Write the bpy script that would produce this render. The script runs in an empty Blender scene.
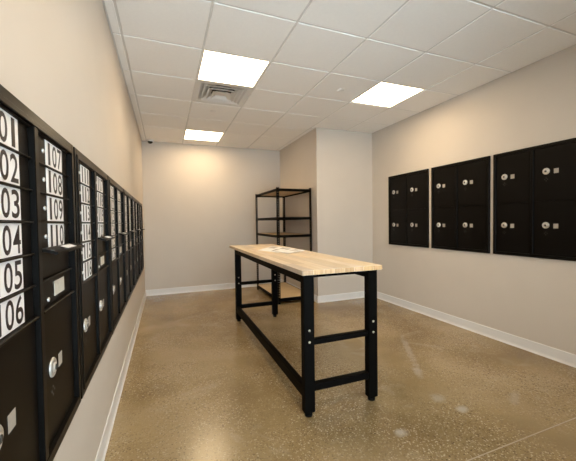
import bpy, bmesh, math, random
from mathutils import Vector, Matrix

random.seed(7)
scene = bpy.context.scene
COL = scene.collection

# ------------------------------------------------------------------ camera
F_PX, YAW, PITCH, ROLL, CAM_H = 315.34, 0.3715, -0.0267, -0.0138, 1.2889
cd = bpy.data.cameras.new('camera')
cam = bpy.data.objects.new('camera', cd)
COL.objects.link(cam)
r0 = Vector((math.cos(YAW), -math.sin(YAW), 0)); f0 = Vector((math.sin(YAW), math.cos(YAW), 0)); z0 = Vector((0, 0, 1))
fw = math.cos(PITCH) * f0 + math.sin(PITCH) * z0
u1 = -math.sin(PITCH) * f0 + math.cos(PITCH) * z0
rt = math.cos(ROLL) * r0 + math.sin(ROLL) * u1
up = -math.sin(ROLL) * r0 + math.cos(ROLL) * u1
cam.matrix_world = Matrix(((rt.x, up.x, -fw.x, 0), (rt.y, up.y, -fw.y, 0), (rt.z, up.z, -fw.z, CAM_H), (0, 0, 0, 1)))
cd.sensor_fit = 'HORIZONTAL'; cd.sensor_width = 36.0
cd.lens = F_PX / 576.0 * 36.0
cd.clip_start = 0.02
scene.camera = cam

# ------------------------------------------------------------------ world (fill light let in by an added glazed front behind the camera)
w = bpy.data.worlds.new('world'); scene.world = w; w.use_nodes = True
w.node_tree.nodes['Background'].inputs[0].default_value = (0.77, 0.88, 1.0, 1)
w.node_tree.nodes['Background'].inputs[1].default_value = 10.2
LAMP = 18.2
LAMP_COL = (1.0, 0.765, 0.475)
scene.view_settings.view_transform = 'Standard'
scene.view_settings.look = 'None'
scene.view_settings.exposure = 0.0
scene.view_settings.gamma = 1.0
scene.view_settings.use_curve_mapping = False

# ------------------------------------------------------------------ dimensions
XL, XR = -0.354, 3.282          # left / right wall
YB, YF = 6.158, -0.65            # back wall / front wall (behind the camera)
YC, XC = 4.468, 2.239           # boxed-out column in the back right corner
ZC = 2.763                      # ceiling
T = 0.6096                      # ceiling module
GX, GY = 0.3312, 2.164          # a crossing of the ceiling grid

# ------------------------------------------------------------------ materials
def nmat(name):
    m = bpy.data.materials.new(name); m.use_nodes = True
    nt = m.node_tree; b = nt.nodes['Principled BSDF']
    return m, nt, b

def N(nt, typ, **kw):
    n = nt.nodes.new(typ)
    for k, v in kw.items():
        if k.startswith('i_'):
            n.inputs[k[2:].replace('_', ' ')].default_value = v
        else:
            setattr(n, k, v)
    return n

def plain(name, col, rough=0.5, metal=0.0, spec=0.5, bump=0.0, bscale=400.0, var=0.0, vscale=3.0):
    m, nt, b = nmat(name)
    b.inputs['Base Color'].default_value = (*col, 1)
    b.inputs['Roughness'].default_value = rough
    b.inputs['Metallic'].default_value = metal
    b.inputs['Specular IOR Level'].default_value = spec
    tc = N(nt, 'ShaderNodeTexCoord')
    if bump:
        n = N(nt, 'ShaderNodeTexNoise', i_Scale=bscale, i_Detail=3.0)
        nt.links.new(tc.outputs['Object'], n.inputs['Vector'])
        bp = N(nt, 'ShaderNodeBump', i_Strength=bump, i_Distance=0.002)
        nt.links.new(n.outputs['Fac'], bp.inputs['Height']); nt.links.new(bp.outputs['Normal'], b.inputs['Normal'])
    if var:
        n2 = N(nt, 'ShaderNodeTexNoise', i_Scale=vscale, i_Detail=4.0)
        nt.links.new(tc.outputs['Object'], n2.inputs['Vector'])
        r = N(nt, 'ShaderNodeValToRGB')
        r.color_ramp.elements[0].position = 0.3; r.color_ramp.elements[1].position = 0.7
        r.color_ramp.elements[0].color = (*[c * (1 - var) for c in col], 1)
        r.color_ramp.elements[1].color = (*[min(1, c * (1 + var)) for c in col], 1)
        nt.links.new(n2.outputs['Fac'], r.inputs['Fac']); nt.links.new(r.outputs['Color'], b.inputs['Base Color'])
    return m

M = {}
M['wall'] = plain('beige_wall_paint', (0.60, 0.535, 0.465), 0.6, spec=0.3, bump=0.12, bscale=350, var=0.015)
M['base'] = plain('white_cove_base', (0.74, 0.72, 0.70), 0.45, var=0.02)
M['tile'] = plain('ceiling_tile', (0.88, 0.86, 0.83), 0.9, spec=0.1, bump=0.35, bscale=260, var=0.012, vscale=40)
M['tbar'] = plain('white_grid_metal', (0.66, 0.64, 0.61), 0.5)
M['plenum'] = plain('plenum_board', (0.25, 0.24, 0.23), 0.9)
M['black'] = plain('black_powder_coat', (0.0028, 0.0024, 0.002), 0.5, spec=0.03, bump=0.06, bscale=900)
M['cab'] = plain('black_cabinet_enamel', (0.004, 0.0035, 0.003), 0.34, spec=0.10, bump=0.05, bscale=700)
M['door'] = plain('black_door_enamel', (0.0045, 0.0036, 0.003), 0.40, spec=0.09, bump=0.05, bscale=700)
M['silver'] = plain('nickel_lock', (0.60, 0.58, 0.55), 0.42, metal=0.6, var=0.05, vscale=80)
M['keyway'] = plain('dark_keyway', (0.05, 0.047, 0.042), 0.5)
M['plate'] = plain('white_number_sticker', (0.86, 0.84, 0.83), 0.5, var=0.02, vscale=30)
M['ink'] = plain('black_ink', (0.018, 0.012, 0.012), 0.5)
M['cream'] = plain('cream_label', (0.56, 0.53, 0.46), 0.5, var=0.06, vscale=60)
M['sticker'] = plain('pale_small_sticker', (0.40, 0.36, 0.31), 0.5, var=0.05, vscale=90)
M['bolt'] = plain('zinc_bolt', (0.52, 0.45, 0.34), 0.4, metal=0.7)
M['rubber'] = plain('rubber_foot', (0.004, 0.0037, 0.0034), 0.8, spec=0.05)
M['white'] = plain('white_plastic', (0.78, 0.77, 0.75), 0.4)
M['ventm'] = plain('vent_enamel', (0.66, 0.64, 0.61), 0.5)
M['dark'] = plain('dark_duct', (0.012, 0.011, 0.010), 0.8)
M['lens'] = plain('black_dome', (0.012, 0.012, 0.013), 0.15)
M['paper'] = plain('newsprint', (0.84, 0.83, 0.82), 0.7, var=0.03, vscale=25)
M['print'] = plain('grey_print', (0.42, 0.40, 0.39), 0.7, var=0.35, vscale=22)
M['print2'] = plain('photo_print', (0.50, 0.46, 0.44), 0.6, var=0.35, vscale=30)
M['joint'] = plain('joint_filler', (0.38, 0.29, 0.20), 0.5, var=0.08, vscale=12)
M['steel'] = plain('grey_aluminium', (0.55, 0.55, 0.55), 0.35, metal=0.8)

def emis():
    m, nt, b = nmat('lit_diffuser')
    b.inputs['Base Color'].default_value = (0.9, 0.9, 0.9, 1)
    b.inputs['Emission Color'].default_value = (*LAMP_COL, 1)
    b.inputs['Emission Strength'].default_value = LAMP
    return m
M['lamp'] = emis()

def glass():
    m, nt, b = nmat('fill_window_glass')
    nt.nodes.remove(b)
    out = nt.nodes['Material Output']
    t = N(nt, 'ShaderNodeBsdfTransparent'); t.inputs[0].default_value = (0.93, 0.96, 0.95, 1)
    g = N(nt, 'ShaderNodeBsdfGlossy'); g.inputs['Roughness'].default_value = 0.02
    fr = N(nt, 'ShaderNodeFresnel'); fr.inputs[0].default_value = 1.45
    mx = N(nt, 'ShaderNodeMixShader')
    nt.links.new(fr.outputs[0], mx.inputs[0]); nt.links.new(t.outputs[0], mx.inputs[1]); nt.links.new(g.outputs[0], mx.inputs[2])
    nt.links.new(mx.outputs[0], out.inputs[0])
    return m
M['glass'] = glass()

SMEARS = ((2.24, 2.48, 0.62, 0.05, 1.01, 0.35), (1.98, 2.08, 0.16, 0.06, 1.0, 0.5), (1.81, 1.71, 0.10, 0.07, 0.6, 0.5), (1.85, 1.545, 0.075, 0.055, 0.2, 0.75), (1.31, 1.515, 0.075, 0.05, 0.3, 0.7), (2.32, 1.50, 0.16, 0.05, 0.5, 0.3))
def concrete():
    m, nt, b = nmat('polished_concrete')
    L = nt.links.new
    tc = N(nt, 'ShaderNodeTexCoord')
    big = N(nt, 'ShaderNodeTexNoise', i_Scale=0.9, i_Detail=3.0, i_Roughness=0.5, i_Distortion=0.5)
    L(tc.outputs['Object'], big.inputs['Vector'])
    ramp = N(nt, 'ShaderNodeValToRGB'); e = ramp.color_ramp.elements
    e[0].position = 0.28; e[0].color = (0.195, 0.128, 0.054, 1)
    e[1].position = 0.72; e[1].color = (0.405, 0.305, 0.175, 1)
    x = ramp.color_ramp.elements.new(0.5); x.color = (0.295, 0.21, 0.104, 1)
    L(big.outputs['Fac'], ramp.inputs['Fac'])
    # cloudy trowel marks
    med = N(nt, 'ShaderNodeTexNoise', i_Scale=3.2, i_Detail=3.0, i_Roughness=0.5)
    L(tc.outputs['Object'], med.inputs['Vector'])
    r2 = N(nt, 'ShaderNodeValToRGB'); r2.color_ramp.elements[0].position = 0.3; r2.color_ramp.elements[1].position = 0.75
    r2.color_ramp.elements[0].color = (0.90, 0.89, 0.87, 1); r2.color_ramp.elements[1].color = (1.12, 1.12, 1.12, 1)
    L(med.outputs['Fac'], r2.inputs['Fac'])
    mul = N(nt, 'ShaderNodeMix', data_type='RGBA', blend_type='MULTIPLY'); mul.inputs[0].default_value = 1.0
    L(ramp.outputs['Color'], mul.inputs[6]); L(r2.outputs['Color'], mul.inputs[7])
    # exposed aggregate: pebbles of two sizes, showing where the paste is worn off
    prev = mul.outputs[2]
    worn = N(nt, 'ShaderNodeTexNoise', i_Scale=1.3, i_Detail=3.0); L(tc.outputs['Object'], worn.inputs['Vector'])
    wr = N(nt, 'ShaderNodeMapRange'); wr.inputs['From Min'].default_value = 0.33; wr.inputs['From Max'].default_value = 0.56
    L(worn.outputs['Fac'], wr.inputs['Value'])
    for sc, th, amt in ((62.0, 0.42, 0.85), (110.0, 0.48, 0.85)):
        v = N(nt, 'ShaderNodeTexVoronoi', i_Scale=sc, i_Randomness=1.0); L(tc.outputs['Object'], v.inputs['Vector'])
        ms = N(nt, 'ShaderNodeMapRange'); ms.inputs['From Min'].default_value = th; ms.inputs['From Max'].default_value = th - 0.12
        L(v.outputs['Distance'], ms.inputs['Value'])
        sep = N(nt, 'ShaderNodeSeparateColor'); L(v.outputs['Color'], sep.inputs[0])
        gate = N(nt, 'ShaderNodeMath', operation='GREATER_THAN'); gate.inputs[1].default_value = 0.36
        L(sep.outputs[0], gate.inputs[0])
        cr = N(nt, 'ShaderNodeValToRGB'); ce = cr.color_ramp.elements
        ce[0].position = 0.0; ce[0].color = (0.075, 0.048, 0.024, 1)
        ce[1].position = 1.0; ce[1].color = (0.56, 0.47, 0.33, 1)
        c2 = ce.new(0.35); c2.color = (0.20, 0.13, 0.07, 1)
        c3 = ce.new(0.7); c3.color = (0.42, 0.32, 0.19, 1)
        L(sep.outputs[1], cr.inputs['Fac'])
        k1 = N(nt, 'ShaderNodeMath', operation='MULTIPLY'); L(ms.outputs[0], k1.inputs[0]); L(gate.outputs[0], k1.inputs[1])
        k2 = N(nt, 'ShaderNodeMath', operation='MULTIPLY'); L(k1.outputs[0], k2.inputs[0]); L(wr.outputs[0], k2.inputs[1])
        k3 = N(nt, 'ShaderNodeMath', operation='MULTIPLY'); L(k2.outputs[0], k3.inputs[0]); k3.inputs[1].default_value = amt
        mx = N(nt, 'ShaderNodeMix', data_type='RGBA'); L(k3.outputs[0], mx.inputs[0]); L(prev, mx.inputs[6]); L(cr.outputs['Color'], mx.inputs[7])
        prev = mx.outputs[2]
    # pale laitance blotches and scuffs
    pal = N(nt, 'ShaderNodeTexNoise', i_Scale=2.3, i_Detail=4.0, i_Roughness=0.55, i_Distortion=1.5)
    mp = N(nt, 'ShaderNodeMapping'); mp.inputs['Location'].default_value = (3.1, 7.7, 0); L(tc.outputs['Object'], mp.inputs['Vector']); L(mp.outputs[0], pal.inputs['Vector'])
    pr = N(nt, 'ShaderNodeMapRange'); pr.inputs['From Min'].default_value = 0.60; pr.inputs['From Max'].default_value = 0.72; pr.inputs['To Max'].default_value = 0.32
    L(pal.outputs['Fac'], pr.inputs['Value'])
    mx = N(nt, 'ShaderNodeMix', data_type='RGBA'); L(pr.outputs[0], mx.inputs[0]); L(prev, mx.inputs[6]); mx.inputs[7].default_value = (0.43, 0.36, 0.25, 1)
    prev = mx.outputs[2]
    # cement smears left on the slab: (x, y, half length, half width, angle, strength)
    wob = N(nt, 'ShaderNodeTexNoise', i_Scale=14.0, i_Detail=4.0); L(tc.outputs['Object'], wob.inputs['Vector'])
    for sx_, sy_, ln, wd_, an, st in SMEARS:
        mp = N(nt, 'ShaderNodeMapping', vector_type='TEXTURE'); mp.inputs['Location'].default_value = (sx_, sy_, 0); mp.inputs['Rotation'].default_value = (0, 0, an); mp.inputs['Scale'].default_value = (ln, wd_, 1)
        L(tc.outputs['Object'], mp.inputs['Vector'])
        le = N(nt, 'ShaderNodeVectorMath', operation='LENGTH'); L(mp.outputs[0], le.inputs[0])
        ad = N(nt, 'ShaderNodeMath', operation='ADD'); L(le.outputs['Value'], ad.inputs[0]); L(wob.outputs['Fac'], ad.inputs[1])
        mr = N(nt, 'ShaderNodeMapRange'); mr.inputs['From Min'].default_value = 1.35; mr.inputs['From Max'].default_value = 0.75; mr.inputs['To Max'].default_value = st
        L(ad.outputs[0], mr.inputs['Value'])
        mx = N(nt, 'ShaderNodeMix', data_type='RGBA'); L(mr.outputs[0], mx.inputs[0]); L(prev, mx.inputs[6]); mx.inputs[7].default_value = (0.47, 0.42, 0.35, 1)
        prev = mx.outputs[2]
    L(prev, b.inputs['Base Color'])
    rr = N(nt, 'ShaderNodeMapRange'); rr.inputs['To Min'].default_value = 0.15; rr.inputs['To Max'].default_value = 0.25
    L(med.outputs['Fac'], rr.inputs['Value']); L(rr.outputs[0], b.inputs['Roughness'])
    b.inputs['Specular IOR Level'].default_value = 0.5
    fine = N(nt, 'ShaderNodeTexNoise', i_Scale=160.0, i_Detail=2.0); L(tc.outputs['Object'], fine.inputs['Vector'])
    bp = N(nt, 'ShaderNodeBump', i_Strength=0.10, i_Distance=0.002); L(fine.outputs['Fac'], bp.inputs['Height']); L(bp.outputs['Normal'], b.inputs['Normal'])
    return m
M['floor'] = concrete()

def wood(name, c0, c1, axis, rough=0.42, usecol=False):
    m, nt, b = nmat(name); L = nt.links.new
    tc = N(nt, 'ShaderNodeTexCoord')
    mp = N(nt, 'ShaderNodeMapping')
    s = [60.0, 60.0, 60.0]; s[axis] = 3.0
    mp.inputs['Scale'].default_value = s
    oi = N(nt, 'ShaderNodeObjectInfo')
    add = N(nt, 'ShaderNodeVectorMath', operation='ADD')
    L(tc.outputs['Object'], add.inputs[0])
    mulr = N(nt, 'ShaderNodeVectorMath', operation='SCALE'); mulr.inputs[0].default_value = (7.3, 5.1, 3.7)
    L(oi.outputs['Random'], mulr.inputs['Scale']); L(mulr.outputs[0], add.inputs[1])
    L(add.outputs[0], mp.inputs['Vector'])
    n = N(nt, 'ShaderNodeTexNoise', i_Scale=1.0, i_Detail=4.0, i_Distortion=0.4)
    L(mp.outputs[0], n.inputs['Vector'])
    r = N(nt, 'ShaderNodeValToRGB')
    r.color_ramp.elements[0].position = 0.3; r.color_ramp.elements[0].color = (*c0, 1)
    r.color_ramp.elements[1].position = 0.7; r.color_ramp.elements[1].color = (*c1, 1)
    L(n.outputs['Fac'], r.inputs['Fac'])
    if usecol:
        mul = N(nt, 'ShaderNodeMix', data_type='RGBA', blend_type='MULTIPLY'); mul.inputs[0].default_value = 1.0
        L(r.outputs['Color'], mul.inputs[6]); L(oi.outputs['Color'], mul.inputs[7]); L(mul.outputs[2], b.inputs['Base Color'])
    else:
        L(r.outputs['Color'], b.inputs['Base Color'])
    b.inputs['Roughness'].default_value = rough
    return m
M['maple'] = wood('maple_butcher_block', (0.67, 0.52, 0.36), (0.79, 0.66, 0.495), 1, 0.40, True)
M['endgrain_shade'] = wood('maple_end_grain_shade', (0.42, 0.25, 0.12), (0.58, 0.38, 0.20), 2, 0.5, True)  # end grain, its colour darkened further because the ends are less lit
M['particle'] = wood('particle_board', (0.50, 0.36, 0.20), (0.62, 0.47, 0.28), 0, 0.6)

# ------------------------------------------------------------------ mesh helpers
class MB:
    def __init__(s): s.bm = bmesh.new()
    def box(s, x0, x1, y0, y1, z0, z1, bev=0.0, seg=1):
        t = bmesh.new()
        bmesh.ops.create_cube(t, size=1.0)
        for v in t.verts:
            v.co = Vector(((x0 + x1) / 2 + v.co.x * abs(x1 - x0), (y0 + y1) / 2 + v.co.y * abs(y1 - y0), (z0 + z1) / 2 + v.co.z * abs(z1 - z0)))
        if bev: bmesh.ops.bevel(t, geom=list(t.edges), offset=bev, segments=seg, affect='EDGES', clamp_overlap=True)
        s._add(t); return s
    def _add(s, t):
        mp = {v: s.bm.verts.new(v.co) for v in t.verts}
        for f in t.faces:
            nf = s.bm.faces.new([mp[v] for v in f.verts]); nf.smooth = f.smooth
        t.free()
    def cyl(s, p0, p1, r0, r1=None, n=20, smooth=True):
        p0, p1 = Vector(p0), Vector(p1); r1 = r0 if r1 is None else r1
        t = bmesh.new(); d = (p1 - p0)
        q = d.to_track_quat('Z', 'Y').to_matrix()
        a = [t.verts.new(p0 + q @ Vector((r0 * math.cos(i * 2 * math.pi / n), r0 * math.sin(i * 2 * math.pi / n), 0))) for i in range(n)]
        b = [t.verts.new(p1 + q @ Vector((r1 * math.cos(i * 2 * math.pi / n), r1 * math.sin(i * 2 * math.pi / n), 0))) for i in range(n)]
        for i in range(n):
            f = t.faces.new((a[i], a[(i + 1) % n], b[(i + 1) % n], b[i])); f.smooth = smooth
        t.faces.new(list(reversed(a))); t.faces.new(b)
        s._add(t); return s
    def lathe(s, prof, centre, axis='Z', n=28):
        """prof: (radius, height) pairs along axis; closed where the radius is 0"""
        t = bmesh.new(); c = Vector(centre)
        q = {'Z': Matrix.Identity(3), '-Y': Matrix.Rotation(math.radians(90), 3, 'X')}[axis]
        rings = []
        for r, h in prof:
            if r < 1e-6: rings.append([t.verts.new(c + q @ Vector((0, 0, h)))])
            else: rings.append([t.verts.new(c + q @ Vector((r * math.cos(i * 2 * math.pi / n), r * math.sin(i * 2 * math.pi / n), h))) for i in range(n)])
        for A, B in zip(rings, rings[1:]):
            for i in range(n):
                j = (i + 1) % n
                vs = [A[i % len(A)], A[j % len(A)], B[j % len(B)], B[i % len(B)]]
                u = []
                for v in vs:
                    if v not in u: u.append(v)
                if len(u) > 2:
                    f = t.faces.new(u); f.smooth = True
        s._add(t); return s
    def prism(s, pts, axis, a0, a1):
        """polygon pts (2D) extruded along axis 'X','Y' or 'Z' from a0 to a1"""
        t = bmesh.new()
        def P(p, a): return Vector((a, p[0], p[1])) if axis == 'X' else Vector((p[0], a, p[1])) if axis == 'Y' else Vector((p[0], p[1], a))
        A = [t.verts.new(P(p, a0)) for p in pts]; B = [t.verts.new(P(p, a1)) for p in pts]
        n = len(pts)
        for i in range(n): t.faces.new((A[i], A[(i + 1) % n], B[(i + 1) % n], B[i]))
        t.faces.new(list(reversed(A))); t.faces.new(B)
        bmesh.ops.recalc_face_normals(t, faces=list(t.faces))
        s._add(t); return s
    def mesh(s, name, mat):
        bmesh.ops.recalc_face_normals(s.bm, faces=list(s.bm.faces))
        me = bpy.data.meshes.new(name); s.bm.to_mesh(me); s.bm.free()
        me.materials.append(M[mat] if isinstance(mat, str) else mat)
        return me
    def build(s, name, mat, parent=None, loc=None):
        return place(name, s.mesh(name, mat), parent, loc)

def place(name, me, parent=None, loc=None, rot=None):
    o = bpy.data.objects.new(name, me); COL.objects.link(o)
    if parent: o.parent = parent
    if loc is not None: o.location = loc
    if rot is not None: o.rotation_euler = rot
    return o

def tag(o, label=None, cat=None, group=None, kind=None):
    if label: o['label'] = label
    if cat: o['category'] = cat
    if group: o['group'] = group
    if kind: o['kind'] = kind
    return o

def thing(name, label, cat, loc=(0, 0, 0), rz=0.0, group=None):
    o = bpy.data.objects.new(name, None); COL.objects.link(o)
    o.empty_display_size = 0.1
    o.location = loc; o.rotation_euler = (0, 0, rz)
    return tag(o, label, cat, group)

def struct(o, label, cat): return tag(o, label, cat, kind='structure')

# ------------------------------------------------------------------ room shell
TH = 0.12
fl = MB().box(XL - TH, XR + TH, YF - TH, YB + TH, -0.1, 0.0).build('floor', 'floor')
struct(fl, 'polished tan concrete floor with exposed aggregate and a saw-cut joint', 'floor')
MB().box(XL + 0.02, XR - 0.02, 1.194, 1.200, -0.004, 0.0012).build('control_joint', 'joint', fl)

ZW = ZC + 0.25
struct(MB().box(XL - TH, XL, YF - TH, YB + TH, 0, ZW).build('wall_left', 'wall'), 'long beige painted wall on the left that carries the mailboxes', 'wall')
struct(MB().box(XR, XR + TH, YF - TH, YB + TH, 0, ZW).build('wall_right', 'wall'), 'beige painted wall on the right that carries the parcel lockers', 'wall')
struct(MB().box(XL, XR, YB, YB + TH, 0, ZW).build('wall_back', 'wall'), 'beige painted wall at the far end of the room', 'wall')
struct(MB().box(XC, XR, YC, YB, 0, ZW).build('wall_column', 'wall'), 'boxed-out beige wall in the far right corner beside the shelving', 'wall')
WX0, WX1, WZ1 = -0.30, 1.95, 2.66
struct(MB().box(XL, WX0, YF - TH, YF, 0, ZW).box(WX1, XR, YF - TH, YF, 0, ZW).box(WX0, WX1, YF - TH, YF, WZ1, ZW).build('wall_front', 'wall'),
       'beige wall behind the viewer with a glazed opening added for fill light', 'wall')
wd = MB()
for xx in (WX0, (WX0 + WX1) / 2 - 0.025, WX1 - 0.05): wd.box(xx, xx + 0.05, YF - 0.09, YF - 0.03, 0.05, WZ1 - 0.05)
wd.box(WX0, WX1, YF - 0.09, YF - 0.03, 0, 0.05).box(WX0, WX1, YF - 0.09, YF - 0.03, WZ1 - 0.05, WZ1)
win = struct(wd.build('fill_window_1', 'steel'), 'unseen full height glazed front added behind the viewer for fill light', 'fill_window')  # unseen glazing, added to brighten the near ceiling and left wall
for a, bb in ((WX0 + 0.05, (WX0 + WX1) / 2 - 0.025), ((WX0 + WX1) / 2 + 0.025, WX1 - 0.05)):
    MB().box(a, bb, YF - 0.064, YF - 0.058, 0.05, WZ1 - 0.05).build('fill_pane', 'glass', win)

# cove baseboards: profile (distance from wall, height)
PROF = [(0, 0), (0.016, 0), (0.0155, 0.004), (0.009, 0.014), (0.0065, 0.028), (0.006, 0.102), (0.0035, 0.108), (0, 0.108)]
def baseboard(name, label, axis, at, sgn, a0, a1):
    pts = [(at + sgn * d, h) for d, h in PROF]
    struct(MB().prism(pts, axis, a0, a1).build(name, 'base'), label, 'baseboard')
baseboard('baseboard_left', 'white baseboard along the foot of the mailbox wall', 'Y', XL, 1, YF, YB)
baseboard('baseboard_right', 'white baseboard along the foot of the parcel locker wall', 'Y', XR, -1, YF, YC)
baseboard('baseboard_back', 'white baseboard along the foot of the far wall', 'X', YB, -1, XL, XC)
baseboard('baseboard_column_front', 'white baseboard on the front of the boxed-out corner', 'X', YC, -1, XC - 0.016, XR)
baseboard('baseboard_column_side', 'white baseboard on the side of the boxed-out corner behind the shelving', 'Y', XC, -1, YC, YB)

# ------------------------------------------------------------------ suspended ceiling
ceil = MB().box(XL, XR, YF, YB, ZC + 0.16, ZC + 0.2).build('ceiling', 'plenum')
struct(ceil, 'suspended ceiling of white square tiles in a thin white grid', 'ceiling')
LIGHTS = {(0, 1), (3, 1), (0, 5), (0, -3)}
VENT = (0, 2)
xs = [XL + 0.004, GX - T] + [GX + i * T for i in range(0, 5)] + [XR - 0.004]
ji = list(range(-6, 7))
ys = [YF + 0.004] + [GY + j * T for j in ji if GY + j * T > YF + 0.05] + [YB - 0.004]
full_tile = None
GAP = 0.0085
def tile_mesh(w_, h_):
    b = MB()
    b.box(-w_ / 2, w_ / 2, -h_ / 2, h_ / 2, 0, 0.016, 0.003)
    return b.mesh('ceiling_tile', 'tile')
for i in range(len(xs) - 1):
    for j in range(len(ys) - 1):
        x0, x1, y0, y1 = xs[i], xs[i + 1], ys[j], ys[j + 1]
        key = (round((x0 - GX) / T), round((y0 - GY) / T))
        isfull = abs(x1 - x0 - T) < 0.01 and abs(y1 - y0 - T) < 0.01
        if isfull and (key in LIGHTS or key == VENT): continue
        rects = []
        if x1 > XC and y1 > YC:
            if y0 < YC - 0.03:
                rects.append((x0, x1, y0, YC - 0.004))
                if x0 < XC - 0.03: rects.append((x0, XC - 0.004, YC - 0.004 + 2 * GAP, y1))
            elif x0 < XC - 0.03: rects.append((x0, XC - 0.004, y0, y1))
        else: rects.append((x0, x1, y0, y1))
        for a, b2, c, d in rects:
            w_, h_ = b2 - a - 2 * GAP, d - c - 2 * GAP
            if w_ < 0.02 or h_ < 0.02: continue
            if isfull and len(rects) == 1 and abs(b2 - a - T) < 1e-3 and abs(d - c - T) < 1e-3:
                if full_tile is None: full_tile = tile_mesh(w_, h_)
                me = full_tile
            else: me = tile_mesh(w_, h_)
            place('ceiling_tile', me, ceil, ((a + b2) / 2, (c + d) / 2, ZC - 0.005))
# grid runners (T bars)
for x in xs[1:-1]:
    y1 = YC - 0.002 if x > XC else YB - 0.002
    MB().box(x - 0.0115, x + 0.0115, YF + 0.002, y1, ZC, ZC + 0.0015).box(x - 0.0015, x + 0.0015, YF + 0.002, y1, ZC + 0.0015, ZC + 0.03).build('grid_runner', 'tbar', ceil)
for y in ys[1:-1]:
    x1 = XC - 0.002 if y > YC else XR - 0.002
    MB().box(XL + 0.002, x1, y - 0.0115, y + 0.0115, ZC + 0.0002, ZC + 0.0017).box(XL + 0.002, x1, y - 0.0015, y + 0.0015, ZC + 0.0017, ZC + 0.03).build('grid_runner', 'tbar', ceil)
# wall angle round the edge
def trim(n, x0, x1, y0, y1, lab):
    struct(MB().box(x0, x1, y0, y1, ZC - 0.0005, ZC + 0.0015).build('trim_%d' % n, 'tbar'), lab, 'trim')
trim(1, XL, XL + 0.02, YF, YB, 'white edge strip where the ceiling meets the mailbox wall')
trim(2, XR - 0.02, XR, YF, YC, 'white edge strip where the ceiling meets the parcel locker wall')
trim(3, XL + 0.02, XC, YB - 0.02, YB, 'white edge strip where the ceiling meets the far wall')
trim(4, XC, XR - 0.02, YC - 0.02, YC, 'white edge strip above the front of the boxed-out corner')
trim(5, XC - 0.02, XC, YC, YB - 0.02, 'white edge strip above the side of the boxed-out corner')

# lights
fr_m = MB()
h = T / 2 - 0.003
for a in ((-h, h, -h, -h + 0.016), (-h, h, h - 0.016, h), (-h, -h + 0.016, -h + 0.016, h - 0.016), (h - 0.016, h, -h + 0.016, h - 0.016)):
    fr_m.box(*a, -0.002, 0.045)
fr_m.box(-h + 0.016, h - 0.016, -h + 0.016, h - 0.016, 0.035, 0.045)
fr_me = fr_m.mesh('light_frame', 'white')
k = h - 0.016
df_me = MB().box(-k, k, -k, k, 0.001, 0.005).mesh('light_diffuser', 'lamp')
LL = {(0, 1): 'square lit ceiling panel in front of the air vent, largest of the three',
      (3, 1): 'square lit ceiling panel above the right side near the parcel lockers',
      (0, 5): 'small-looking lit ceiling panel farthest away near the far wall',
      (0, -3): 'added unseen square lit ceiling panel overhead on the mailbox side, behind the viewer'}  # this panel is out of view, added to brighten the near end
for key, lab in LL.items():
    t = thing('ceiling_light', lab, 'ceiling light', (GX + (key[0] + .5) * T, GY + (key[1] + .5) * T, ZC), 0, 'square ceiling light panels')
    place('frame', fr_me, t); place('diffuser', df_me, t)

# air vent: stepped square cones round a round neck
t = thing('air_vent', 'square white air vent with nested louvre rings behind the largest light', 'vent', (GX + .5 * T, GY + 2.5 * T, ZC))
def sqring(r_out, z_out, r_in, z_in, th=0.0025):
    bm = MB(); tb = bmesh.new()
    def ring(r, z): return [tb.verts.new((sx * r, sy * r, z)) for sx, sy in ((-1, -1), (1, -1), (1, 1), (-1, 1))]
    A, B = ring(r_out, z_out), ring(r_in, z_in); C, D = ring(r_out, z_out + th), ring(r_in, z_in + th)
    for P, Q in ((A, B), (B, D), (D, C), (C, A)):
        for i in range(4): tb.faces.new((P[i], P[(i + 1) % 4], Q[(i + 1) % 4], Q[i]))
    bmesh.ops.recalc_face_normals(tb, faces=list(tb.faces))
    bm._add(tb); return bm
sqring(h, -0.001, 0.250, -0.002).build('vent_frame', 'ventm', t)
for r_, z_ in ((0.205, -0.008), (0.152, -0.013), (0.100, -0.018)):
    sqring(r_ + 0.011, z_ + 0.001, r_, z_, 0.0015).build('louvre_lip', 'ventm', t)
sqring(0.250, -0.002, 0.212, 0.026).build('louvre_ring', 'ventm', t)
sqring(0.205, -0.008, 0.160, 0.026).build('louvre_ring', 'ventm', t)
sqring(0.152, -0.013, 0.108, 0.022).build('louvre_ring', 'ventm', t)
sqring(0.100, -0.018, 0.060, 0.010).build('louvre_ring', 'ventm', t)
MB().box(-0.060, 0.060, -0.060, 0.060, 0.0095, 0.0125, 0.001).build('centre_plate', 'ventm', t)
MB().box(-0.245, 0.245, -0.245, 0.245, 0.040, 0.042).build('back_plate', 'ventm', t)
MB().cyl((0, -0.02, 0.036), (0, -0.02, 0.0395), 0.150, n=32).build('neck_shade_disc', 'dark', t)  # flat dark disc in place of the shade inside the round neck
nb = MB(); nb.box(-h, h, -h, h, 0.115, 0.12)
nb.box(-h, -h + .004, -h, h, 0.0, 0.115).box(h - .004, h, -h, h, 0.0, 0.115).box(-h + .004, h - .004, -h, -h + .004, 0, 0.115).box(-h + .004, h - .004, h - .004, h, 0, .115)
nb.build('duct_box', 'dark', t)

# sprinkler cover discs
def disc(x, y, lab, z=ZC - 0.005):
    o = MB().lathe([(0, -0.006), (0.036, -0.006), (0.041, -0.003), (0.041, 0.0), (0, 0.0)], (0, 0, 0)).build('sprinkler_cover', 'white', None, (x, y, z))
    tag(o, lab, 'sprinkler', 'sprinkler covers in the ceiling')
disc(1.871, 3.107, 'small white sprinkler disc in the ceiling left of the right light panel')
disc(0.62, 4.24, 'small white sprinkler disc in the ceiling just behind the air vent')

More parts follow.
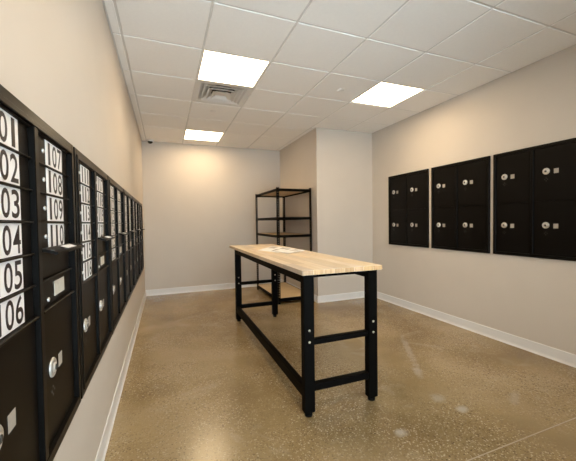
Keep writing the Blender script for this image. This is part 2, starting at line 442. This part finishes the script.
# security camera under the ceiling in the far left corner
t = thing('security_camera', 'small white security camera with black dome in the far left ceiling corner', 'camera', (-0.21, 6.06, ZC - 0.005))
MB().lathe([(0, 0), (0.062, 0), (0.066, -0.006), (0.064, -0.020), (0.052, -0.026), (0, -0.026)], (0, 0, 0)).build('base', 'white', t)
MB().lathe([(0.045, -0.026)] + [(0.043 * math.cos(a), -0.026 - 0.036 * math.sin(a)) for a in [i * math.pi / 2 / 7 for i in range(8)]], (0, 0, 0)).build('dome', 'lens', t)

# ------------------------------------------------------------------ lock, sticker meshes (local: x right, z up, viewer at -y)
def lock_mesh(r):
    return MB().lathe([(r, 0), (r, 0.003), (r * 0.9, 0.0055), (r * 0.66, 0.006), (r * 0.62, 0.0045), (r * 0.50, 0.0045), (r * 0.46, 0.009), (r * 0.40, 0.0105), (0, 0.0105)], (0, 0, 0), '-Y', 24).mesh('lock', 'silver')
LOCK_BIG, LOCK_SMALL = lock_mesh(0.030), MB().lathe([(0.0068, 0), (0.0068, 0.003), (0.0055, 0.004), (0, 0.004)], (0, 0, 0), '-Y', 16).mesh('lock', 'silver')
KEYWAY = MB().cyl((0, -0.0104, 0), (0, -0.0116, 0), 0.0095, n=16).box(-0.0015, 0.0015, -0.0125, -0.0104, -0.008, 0.008).mesh('keyway', 'keyway')
STICK = MB().box(-0.019, 0.019, -0.0008, 0, -0.021, 0.021).mesh('sticker', 'sticker')
HOLES = MB()
for dx, dz in ((0, 0), (-0.012, -0.012), (0.012, -0.012), (0, -0.026)): HOLES.cyl((dx, -0.0006, dz), (dx, 0.001, dz), 0.0042, n=10)
HOLES = HOLES.mesh('vent_holes', 'keyway')

def digit_mesh(s, width, height):
    cu = bpy.data.curves.new('number', 'FONT'); cu.body = s; cu.size = 1.0; cu.align_x = 'LEFT'
    cu.offset = 0.012; cu.resolution_u = 4; cu.extrude = 0.0
    o = bpy.data.objects.new('number_tmp', cu); COL.objects.link(o)
    dg = bpy.context.evaluated_depsgraph_get()
    me = bpy.data.meshes.new_from_object(o.evaluated_get(dg))
    bpy.data.objects.remove(o); bpy.data.curves.remove(cu)
    xs_ = [v.co.x for v in me.vertices]; ys_ = [v.co.y for v in me.vertices]
    x0, x1, y0, y1 = min(xs_), max(xs_), min(ys_), max(ys_)
    for v in me.vertices:
        v.co = Vector(((v.co.x - x0) / (x1 - x0) * width, 0.0, (v.co.y - y0) / (y1 - y0) * height))
    me.name = 'digit'; me.materials.clear(); me.materials.append(M['ink'])
    return me

DIGIT = {ch: (digit_mesh(ch, 0.020 if ch == '1' else 0.044, 0.0705), 0.020 if ch == '1' else 0.044) for ch in '0123456789'}

# ------------------------------------------------------------------ mailbox cabinets on the left wall
CW, CZ0, CZ1 = 0.785, 0.575, 1.604      # width, bottom, top
FR = 0.040                              # frame width
ROW = 0.0875
PROUD = 0.026                           # frame face in front of the wall
C1a, C1b, C2a, C2b = 0.045, 0.372, 0.408, 0.735
H = CZ1 - CZ0; ZI = H - FR              # inner top (local)
def cabinet_frame():
    b = MB()
    f = -PROUD
    # outer flange, then an inner ridge a little prouder
    for o_, i_, d in ((0.0, 0.027, f + 0.004), (0.0255, FR, f)):
        b.box(o_, i_, d, 0, o_, H - o_, 0.0015).box(CW - i_, CW - o_, d, 0, o_, H - o_, 0.0015)
        b.box(i_, CW - i_, d, 0, o_, i_, 0.0015).box(i_, CW - i_, d, 0, H - i_, H - o_, 0.0015)
    b.box(C1b + 0.004, C2a - 0.004, f + 0.002, 0, FR, H - FR, 0.002)
    b.box(FR, CW - FR, -0.003, 0, FR, H - FR)
    return b.mesh('frame', 'cab')
CF = cabinet_frame()
DW = C1b - C1a - 0.004
DOOR = MB().box(0, DW, -0.010, -0.003, 0.001, ROW - 0.006, 0.001).box(0, DW, -PROUD + 0.008, -0.003, ROW - 0.006, ROW - 0.001, 0.0015).mesh('mailbox_door', 'door')
PLATE = MB().box(0.094, 0.258, -0.0112, -0.010, 0.0015, ROW - 0.0065).mesh('number_plate', 'plate')
PZ = ZI - 6 * ROW - FR                  # parcel door height
PARCEL = MB().box(0, DW, -0.012, -0.003, 0.002, PZ - 0.010, 0.0015).box(0, DW, -PROUD + 0.003, -0.003, PZ - 0.009, PZ - 0.001, 0.002).mesh('parcel_door', 'door')
SLOT = MB().box(0, DW, -0.008, -0.003, 0.002, ROW - 0.009, 0.001).mesh('outgoing_slot', 'door')
hood = [(-0.003, ROW - 0.002), (-0.003, ROW + 0.006), (-PROUD - 0.004, ROW + 0.006), (-PROUD - 0.034, ROW - 0.004), (-PROUD - 0.034, ROW - 0.012), (-PROUD - 0.030, ROW - 0.012), (-PROUD - 0.002, ROW - 0.002)]
HOOD = MB().prism(hood, 'X', 0.0, DW).mesh('mail_hood', 'door')
HSTK = MB().prism([(-PROUD - 0.006, ROW + 0.0062), (-PROUD - 0.028, ROW - 0.0008), (-PROUD - 0.028, ROW - 0.0002), (-PROUD - 0.006, ROW + 0.0069)], 'X', 0.13, 0.24).mesh('hood_label', 'plate')
CPLATE = MB().box(0.135, 0.240, -0.0116, -0.010, 0.018, 0.066).mesh('cream_plate', 'cream')

def mailbox_cabinet(y0, first, label):
    c = thing('mailbox_cabinet', label, 'mailbox', (XL, y0, CZ0), math.radians(90), 'mailbox cabinets on the left wall')
    place('frame', CF, c)
    num = first
    for col, (ca, n) in enumerate(((C1a, 6), (C2a, 4))):
        x = ca + 0.002
        for r in range(n):
            z = ZI - (r + 1) * ROW
            d = place('mailbox_door', DOOR, c, (x, 0, z))
            tag(place('number_plate', PLATE, d), 'white plate behind the number')
            place('lock', LOCK_SMALL, d, (0.070, -0.010, ROW * 0.46))
            for q, ch in enumerate(str(num)):       # each digit of the number is a piece of its own
                me, wd_ = DIGIT[ch]
                place('digit', me, d, (0.102 + q * 0.0525 + (0.044 - wd_) / 2, -0.0116, 0.0060))
            num += 1
        if col == 1:
            z = ZI - 5 * ROW
            s = place('outgoing_slot', SLOT, c, (x, 0, z))
            place('mail_hood', HOOD, s)
            tag(place('hood_label', HSTK, s), 'small white label on the hood')
            z = ZI - 6 * ROW
            d = place('mailbox_door', DOOR, c, (x, 0, z))
            tag(place('label_plate', CPLATE, d), 'cream printed label plate')
            place('lock', LOCK_SMALL, d, (0.075, -0.010, ROW * 0.22))
        p = place('parcel_door', PARCEL, c, (x, 0, FR))
        place('lock', LOCK_BIG, p, (0.085, -0.012, 0.226))
        place('keyway', KEYWAY, p, (0.085, -0.012, 0.226))
        tag(place('sticker', STICK, p, (0.165, -0.012, 0.222)), 'small pale sticker beside the lock')
        place('vent_holes', HOLES, p, (0.088, -0.012, 0.164))
    return c
ORD = ['black mailbox cabinet with boxes 101 to 110, nearest the viewer on the left wall',
       'black mailbox cabinet with boxes 111 to 120, second along the left wall',
       'black mailbox cabinet with boxes 121 to 130, third along the left wall',
       'black mailbox cabinet with boxes 131 to 140, fourth along the left wall',
       'black mailbox cabinet with boxes 141 to 150, second from the far wall',
       'black mailbox cabinet with boxes 151 to 160, nearest the far wall']
for k_, lab in enumerate(ORD):
    mailbox_cabinet(0.695 + 0.803 * k_, 101 + 10 * k_, lab)

# ------------------------------------------------------------------ parcel lockers on the right wall
PW, P0, P1 = 0.795, 0.92, 1.972
PH = P1 - P0
DV = PW / 2 - 0.018                      # centre of the upright between the two door columns
def locker_frame():
    b = MB(); f = -0.022; o_ = 0.0; i_ = 0.030
    b.box(o_, i_, f, 0, 0, PH, 0.002).box(PW - i_, PW, f, 0, 0, PH, 0.002)
    b.box(i_, PW - i_, f, 0, 0, i_, 0.002).box(i_, PW - i_, f, 0, PH - i_, PH, 0.002)
    b.box(DV - 0.014, DV + 0.014, f + 0.001, 0, i_, PH - i_, 0.002)
    b.box(i_, PW - i_, -0.003, 0, i_, PH - i_)
    return b.mesh('frame', 'cab')
LF = locker_frame()
LDH = (PH - 0.06) / 2 - 0.006
DOORS = ((0.034, DV - 0.018 - 0.034, 0.117), (DV + 0.018, PW - 0.034 - DV - 0.018, 0.4985))   # left edge, width, lock position
DOORS = [(x, MB().box(0, w_, -0.015, -0.003, 0, LDH, 0.003, 2).mesh('locker_door', 'door'), lk) for x, w_, lk in DOORS]
def parcel_locker(y_left, label):
    c = thing('parcel_locker', label, 'locker', (XR, y_left, P0), math.radians(-90), 'parcel lockers on the right wall')
    place('frame', LF, c)
    for x, dm, lk in DOORS:
        lk -= x
        for zi, z in enumerate((0.033, 0.033 + LDH + 0.006)):
            d = place('locker_door', dm, c, (x, 0, z))
            lz = (1.226 if zi == 0 else 1.722) - P0 - z
            place('lock', LOCK_BIG, d, (lk, -0.015, lz))
            place('keyway', KEYWAY, d, (lk, -0.015, lz))
            tag(place('sticker', STICK, d, (lk + 0.080, -0.015, lz - 0.006)), 'small pale sticker beside the lock')
            place('vent_holes', HOLES, d, (lk, -0.015, lz - 0.062))
    return c
parcel_locker(4.030, 'black four-door parcel locker nearest the far corner of the right wall')
parcel_locker(3.180, 'black four-door parcel locker in the middle of the three on the right wall')
parcel_locker(2.342, 'black four-door parcel locker nearest the viewer on the right wall')

# ------------------------------------------------------------------ workbench
TX0, TX1, TY0, TY1, TZ = 0.0, 0.605, 0.0, 2.47, 0.981
TT = 0.031
bench = thing('workbench', 'long butcher block workbench on black steel legs in the middle of the room', 'table', (0.797, 1.805, 0), -0.006)
rnd = random.Random(3)
ns = 8; sw = (TX1 - TX0) / ns
for s_ in range(ns):
    y = TY0; cuts = [TY0]
    y = TY0 + rnd.uniform(0.25, 0.7)
    while y < TY1 - 0.2:
        cuts.append(y); y += rnd.uniform(0.45, 0.8)
    cuts.append(TY1)
    for a, b_ in zip(cuts, cuts[1:]):
        mb = MB()
        x0, x1 = TX0 + s_ * sw, TX0 + (s_ + 1) * sw
        mb.box(x0, x1, a, b_, TZ - TT, TZ, 0.0012)
        o = mb.build('stave', 'maple', bench)
        o.data.materials.append(M['endgrain_shade'])
        for p_ in o.data.polygons:
            if abs(p_.normal.y) > 0.9: p_.material_index = 1
        g = rnd.uniform(0.84, 1.08); warm = rnd.uniform(-0.05, 0.06)
        o.color = (g * (1 + warm * 0.4), g, g * (1 - warm * 1.6), 1)
UB = TZ - TT
LWX, LWY = 0.074, 0.056
lx = (0.029, 0.527)
ly = (0.050, 2.235)
for x in lx:
    for yi, y in enumerate(ly):
        l = MB().box(x, x + LWX, y, y + LWY, 0.028, UB, 0.004, 2).build('leg', 'black', bench)
        tag(MB().cyl((x + LWX / 2, y + LWY / 2, 0.0), (x + LWX / 2, y + LWY / 2, 0.016), 0.024, 0.026).cyl((x + LWX / 2, y + LWY / 2, 0.016), (x + LWX / 2, y + LWY / 2, 0.030), 0.012).build('foot', 'rubber', l), 'round rubber levelling foot')
        for bz in (0.577, 0.500):
            MB().lathe([(0.0082, -0.001), (0.0082, 0.002), (0.0055, 0.005), (0, 0.006)], (x + LWX / 2, y, bz), '-Y', 12).build('bolt', 'bolt', l)
for y in ly:
    MB().box(lx[0] + LWX, lx[1], y + 0.008, y + 0.048, 0.474, 0.512, 0.003).build('end_rail', 'black', bench)
    MB().box(lx[0] + LWX, lx[1], y + 0.006, y + 0.050, 0.165, 0.214, 0.003).build('end_rail', 'black', bench)
    MB().box(lx[0] + LWX, lx[1], y + 0.010, y + 0.050, UB - 0.028, UB, 0.003).build('apron', 'black', bench)
for x in lx:
    MB().box(x + 0.002, x + 0.042, ly[0] + LWY, ly[1], UB - 0.062, UB, 0.003).build('apron', 'black', bench)
MB().box(lx[0] + 0.004, lx[0] + 0.044, ly[0] + LWY, ly[1], 0.118, 0.200, 0.003).build('long_rail', 'black', bench)
MB().box(lx[0] + 0.003, lx[1], 1.20, 1.24, UB - 0.03, UB, 0.003).build('cross_bar', 'black', bench)

# ------------------------------------------------------------------ printed papers on the bench
def sheet_stack(name, label, corners, z, th, prints, sheets):
    """a few sheets with the given corner outline (world x, y), slightly fanned; prints = picture areas in corner coordinates (u, v)"""
    cx = sum(p[0] for p in corners) / 4; cy = sum(p[1] for p in corners) / 4
    t = thing(name, label, 'paper', (cx, cy, z))
    q = [(p[0] - cx, p[1] - cy) for p in corners]
    for k in range(sheets):
        a = (k - (sheets - 1) / 2) * 0.035; c, sn = math.cos(a), math.sin(a)
        pts = [(c * x - sn * y, sn * x + c * y) for x, y in q]
        MB().prism(pts, 'Z', th * k / sheets + 0.0002, th * (k + 1) / sheets).build('page', 'paper', t)
    def uv(u, v):
        a = (sheets - 1) / 2 * 0.035; c, sn = math.cos(a), math.sin(a)
        x = (1 - u) * (1 - v) * q[0][0] + u * (1 - v) * q[1][0] + u * v * q[2][0] + (1 - u) * v * q[3][0]
        y = (1 - u) * (1 - v) * q[0][1] + u * (1 - v) * q[1][1] + u * v * q[2][1] + (1 - u) * v * q[3][1]
        return (c * x - sn * y, sn * x + c * y)
    for u0, u1, v0, v1, pm in prints:
        MB().prism([uv(u0, v0), uv(u1, v0), uv(u1, v1), uv(u0, v1)], 'Z', th, th + 0.0004).build('printed_picture', pm, t)
    return t
NEWS = [(0.95, 3.36), (1.07, 2.995), (1.385, 3.45), (1.269, 3.815)]
MAGA = [(1.063, 3.137), (1.10, 2.815), (1.365, 3.03), (1.335, 3.36)]
sheet_stack('newspaper', 'open newspaper with grey pictures lying flat on the far half of the workbench', NEWS, TZ, 0.003,
            [(0.55, 0.95, 0.08, 0.45, 'print'), (0.1, 0.4, 0.55, 0.9, 'print2'), (0.62, 0.92, 0.6, 0.92, 'print')], 2)
sheet_stack('magazine', 'white folded magazine lying across the edge of the newspaper', MAGA, TZ + 0.0036, 0.006,
            [(0.5, 0.92, 0.45, 0.93, 'print2'), (0.08, 0.3, 0.55, 0.9, 'print')], 3)

# ------------------------------------------------------------------ shelving unit in the alcove
SX0, SX1, SY0, SY1, SH = 1.625, 2.215, 4.625, 5.86, 1.835
rack = thing('shelving_unit', 'tall black slotted-post shelving unit with four board shelves in the alcove', 'shelf', (SX0, SY0, 0))
W_, D_ = SX1 - SX0, SY1 - SY0
def slotted_post(cx, cy, sx, sy):
    """L-angle post whose corner sits at (cx,cy) and whose flanges run toward sx, sy; both flanges punched with slots"""
    b = MB(); fl_ = 0.038; th = 0.0022; e = 0.0145
    def strip(a0, a1, z0_, z1_, along):
        if along == 'X': b.box(min(cx + sx * a0, cx + sx * a1), max(cx + sx * a0, cx + sx * a1), min(cy, cy + sy * th), max(cy, cy + sy * th), z0_, z1_)
        else: b.box(min(cx, cx + sx * th), max(cx, cx + sx * th), min(cy + sy * a0, cy + sy * a1), max(cy + sy * a0, cy + sy * a1), z0_, z1_)
    for al in 'XY':
        strip(0 if al == 'X' else th, e, 0.01, SH, al); strip(fl_ - e, fl_, 0.01, SH, al)
        z = 0.01
        while z < SH:
            strip(e, fl_ - e, z, min(SH, z + 0.025), al); z += 0.038
    b.box(min(cx, cx + sx * 0.038), max(cx, cx + sx * 0.038), min(cy, cy + sy * 0.038), max(cy, cy + sy * 0.038), 0.0, 0.01)
    return b
for cx, sx in ((0, 1), (W_, -1)):
    for cy, sy in ((0, 1), (D_, -1)):
        slotted_post(cx, cy, sx, sy).build('post', 'black', rack)
for li, z in enumerate((0.095, 1.088, 1.368, 1.815)):
    bh = 0.055 if li == 0 else 0.042
    MB().box(0.004, W_ - 0.004, 0.003, 0.007, z - bh, z, 0.0008).box(0.004, W_ - 0.004, 0.007, 0.02, z - bh, z - bh + 0.003).build('beam', 'black', rack)
    MB().box(0.004, W_ - 0.004, D_ - 0.007, D_ - 0.003, z - bh, z, 0.0008).build('beam', 'black', rack)
    MB().box(0.003, 0.007, 0.008, D_ - 0.008, z - bh, z, 0.0008).build('beam', 'black', rack)
    MB().box(W_ - 0.007, W_ - 0.003, 0.008, D_ - 0.008, z - bh, z, 0.0008).build('beam', 'black', rack)
    MB().box(0.0085, W_ - 0.0085, 0.0085, D_ - 0.0085, z - 0.016, z - 0.003).build('shelf_board', 'particle', rack)
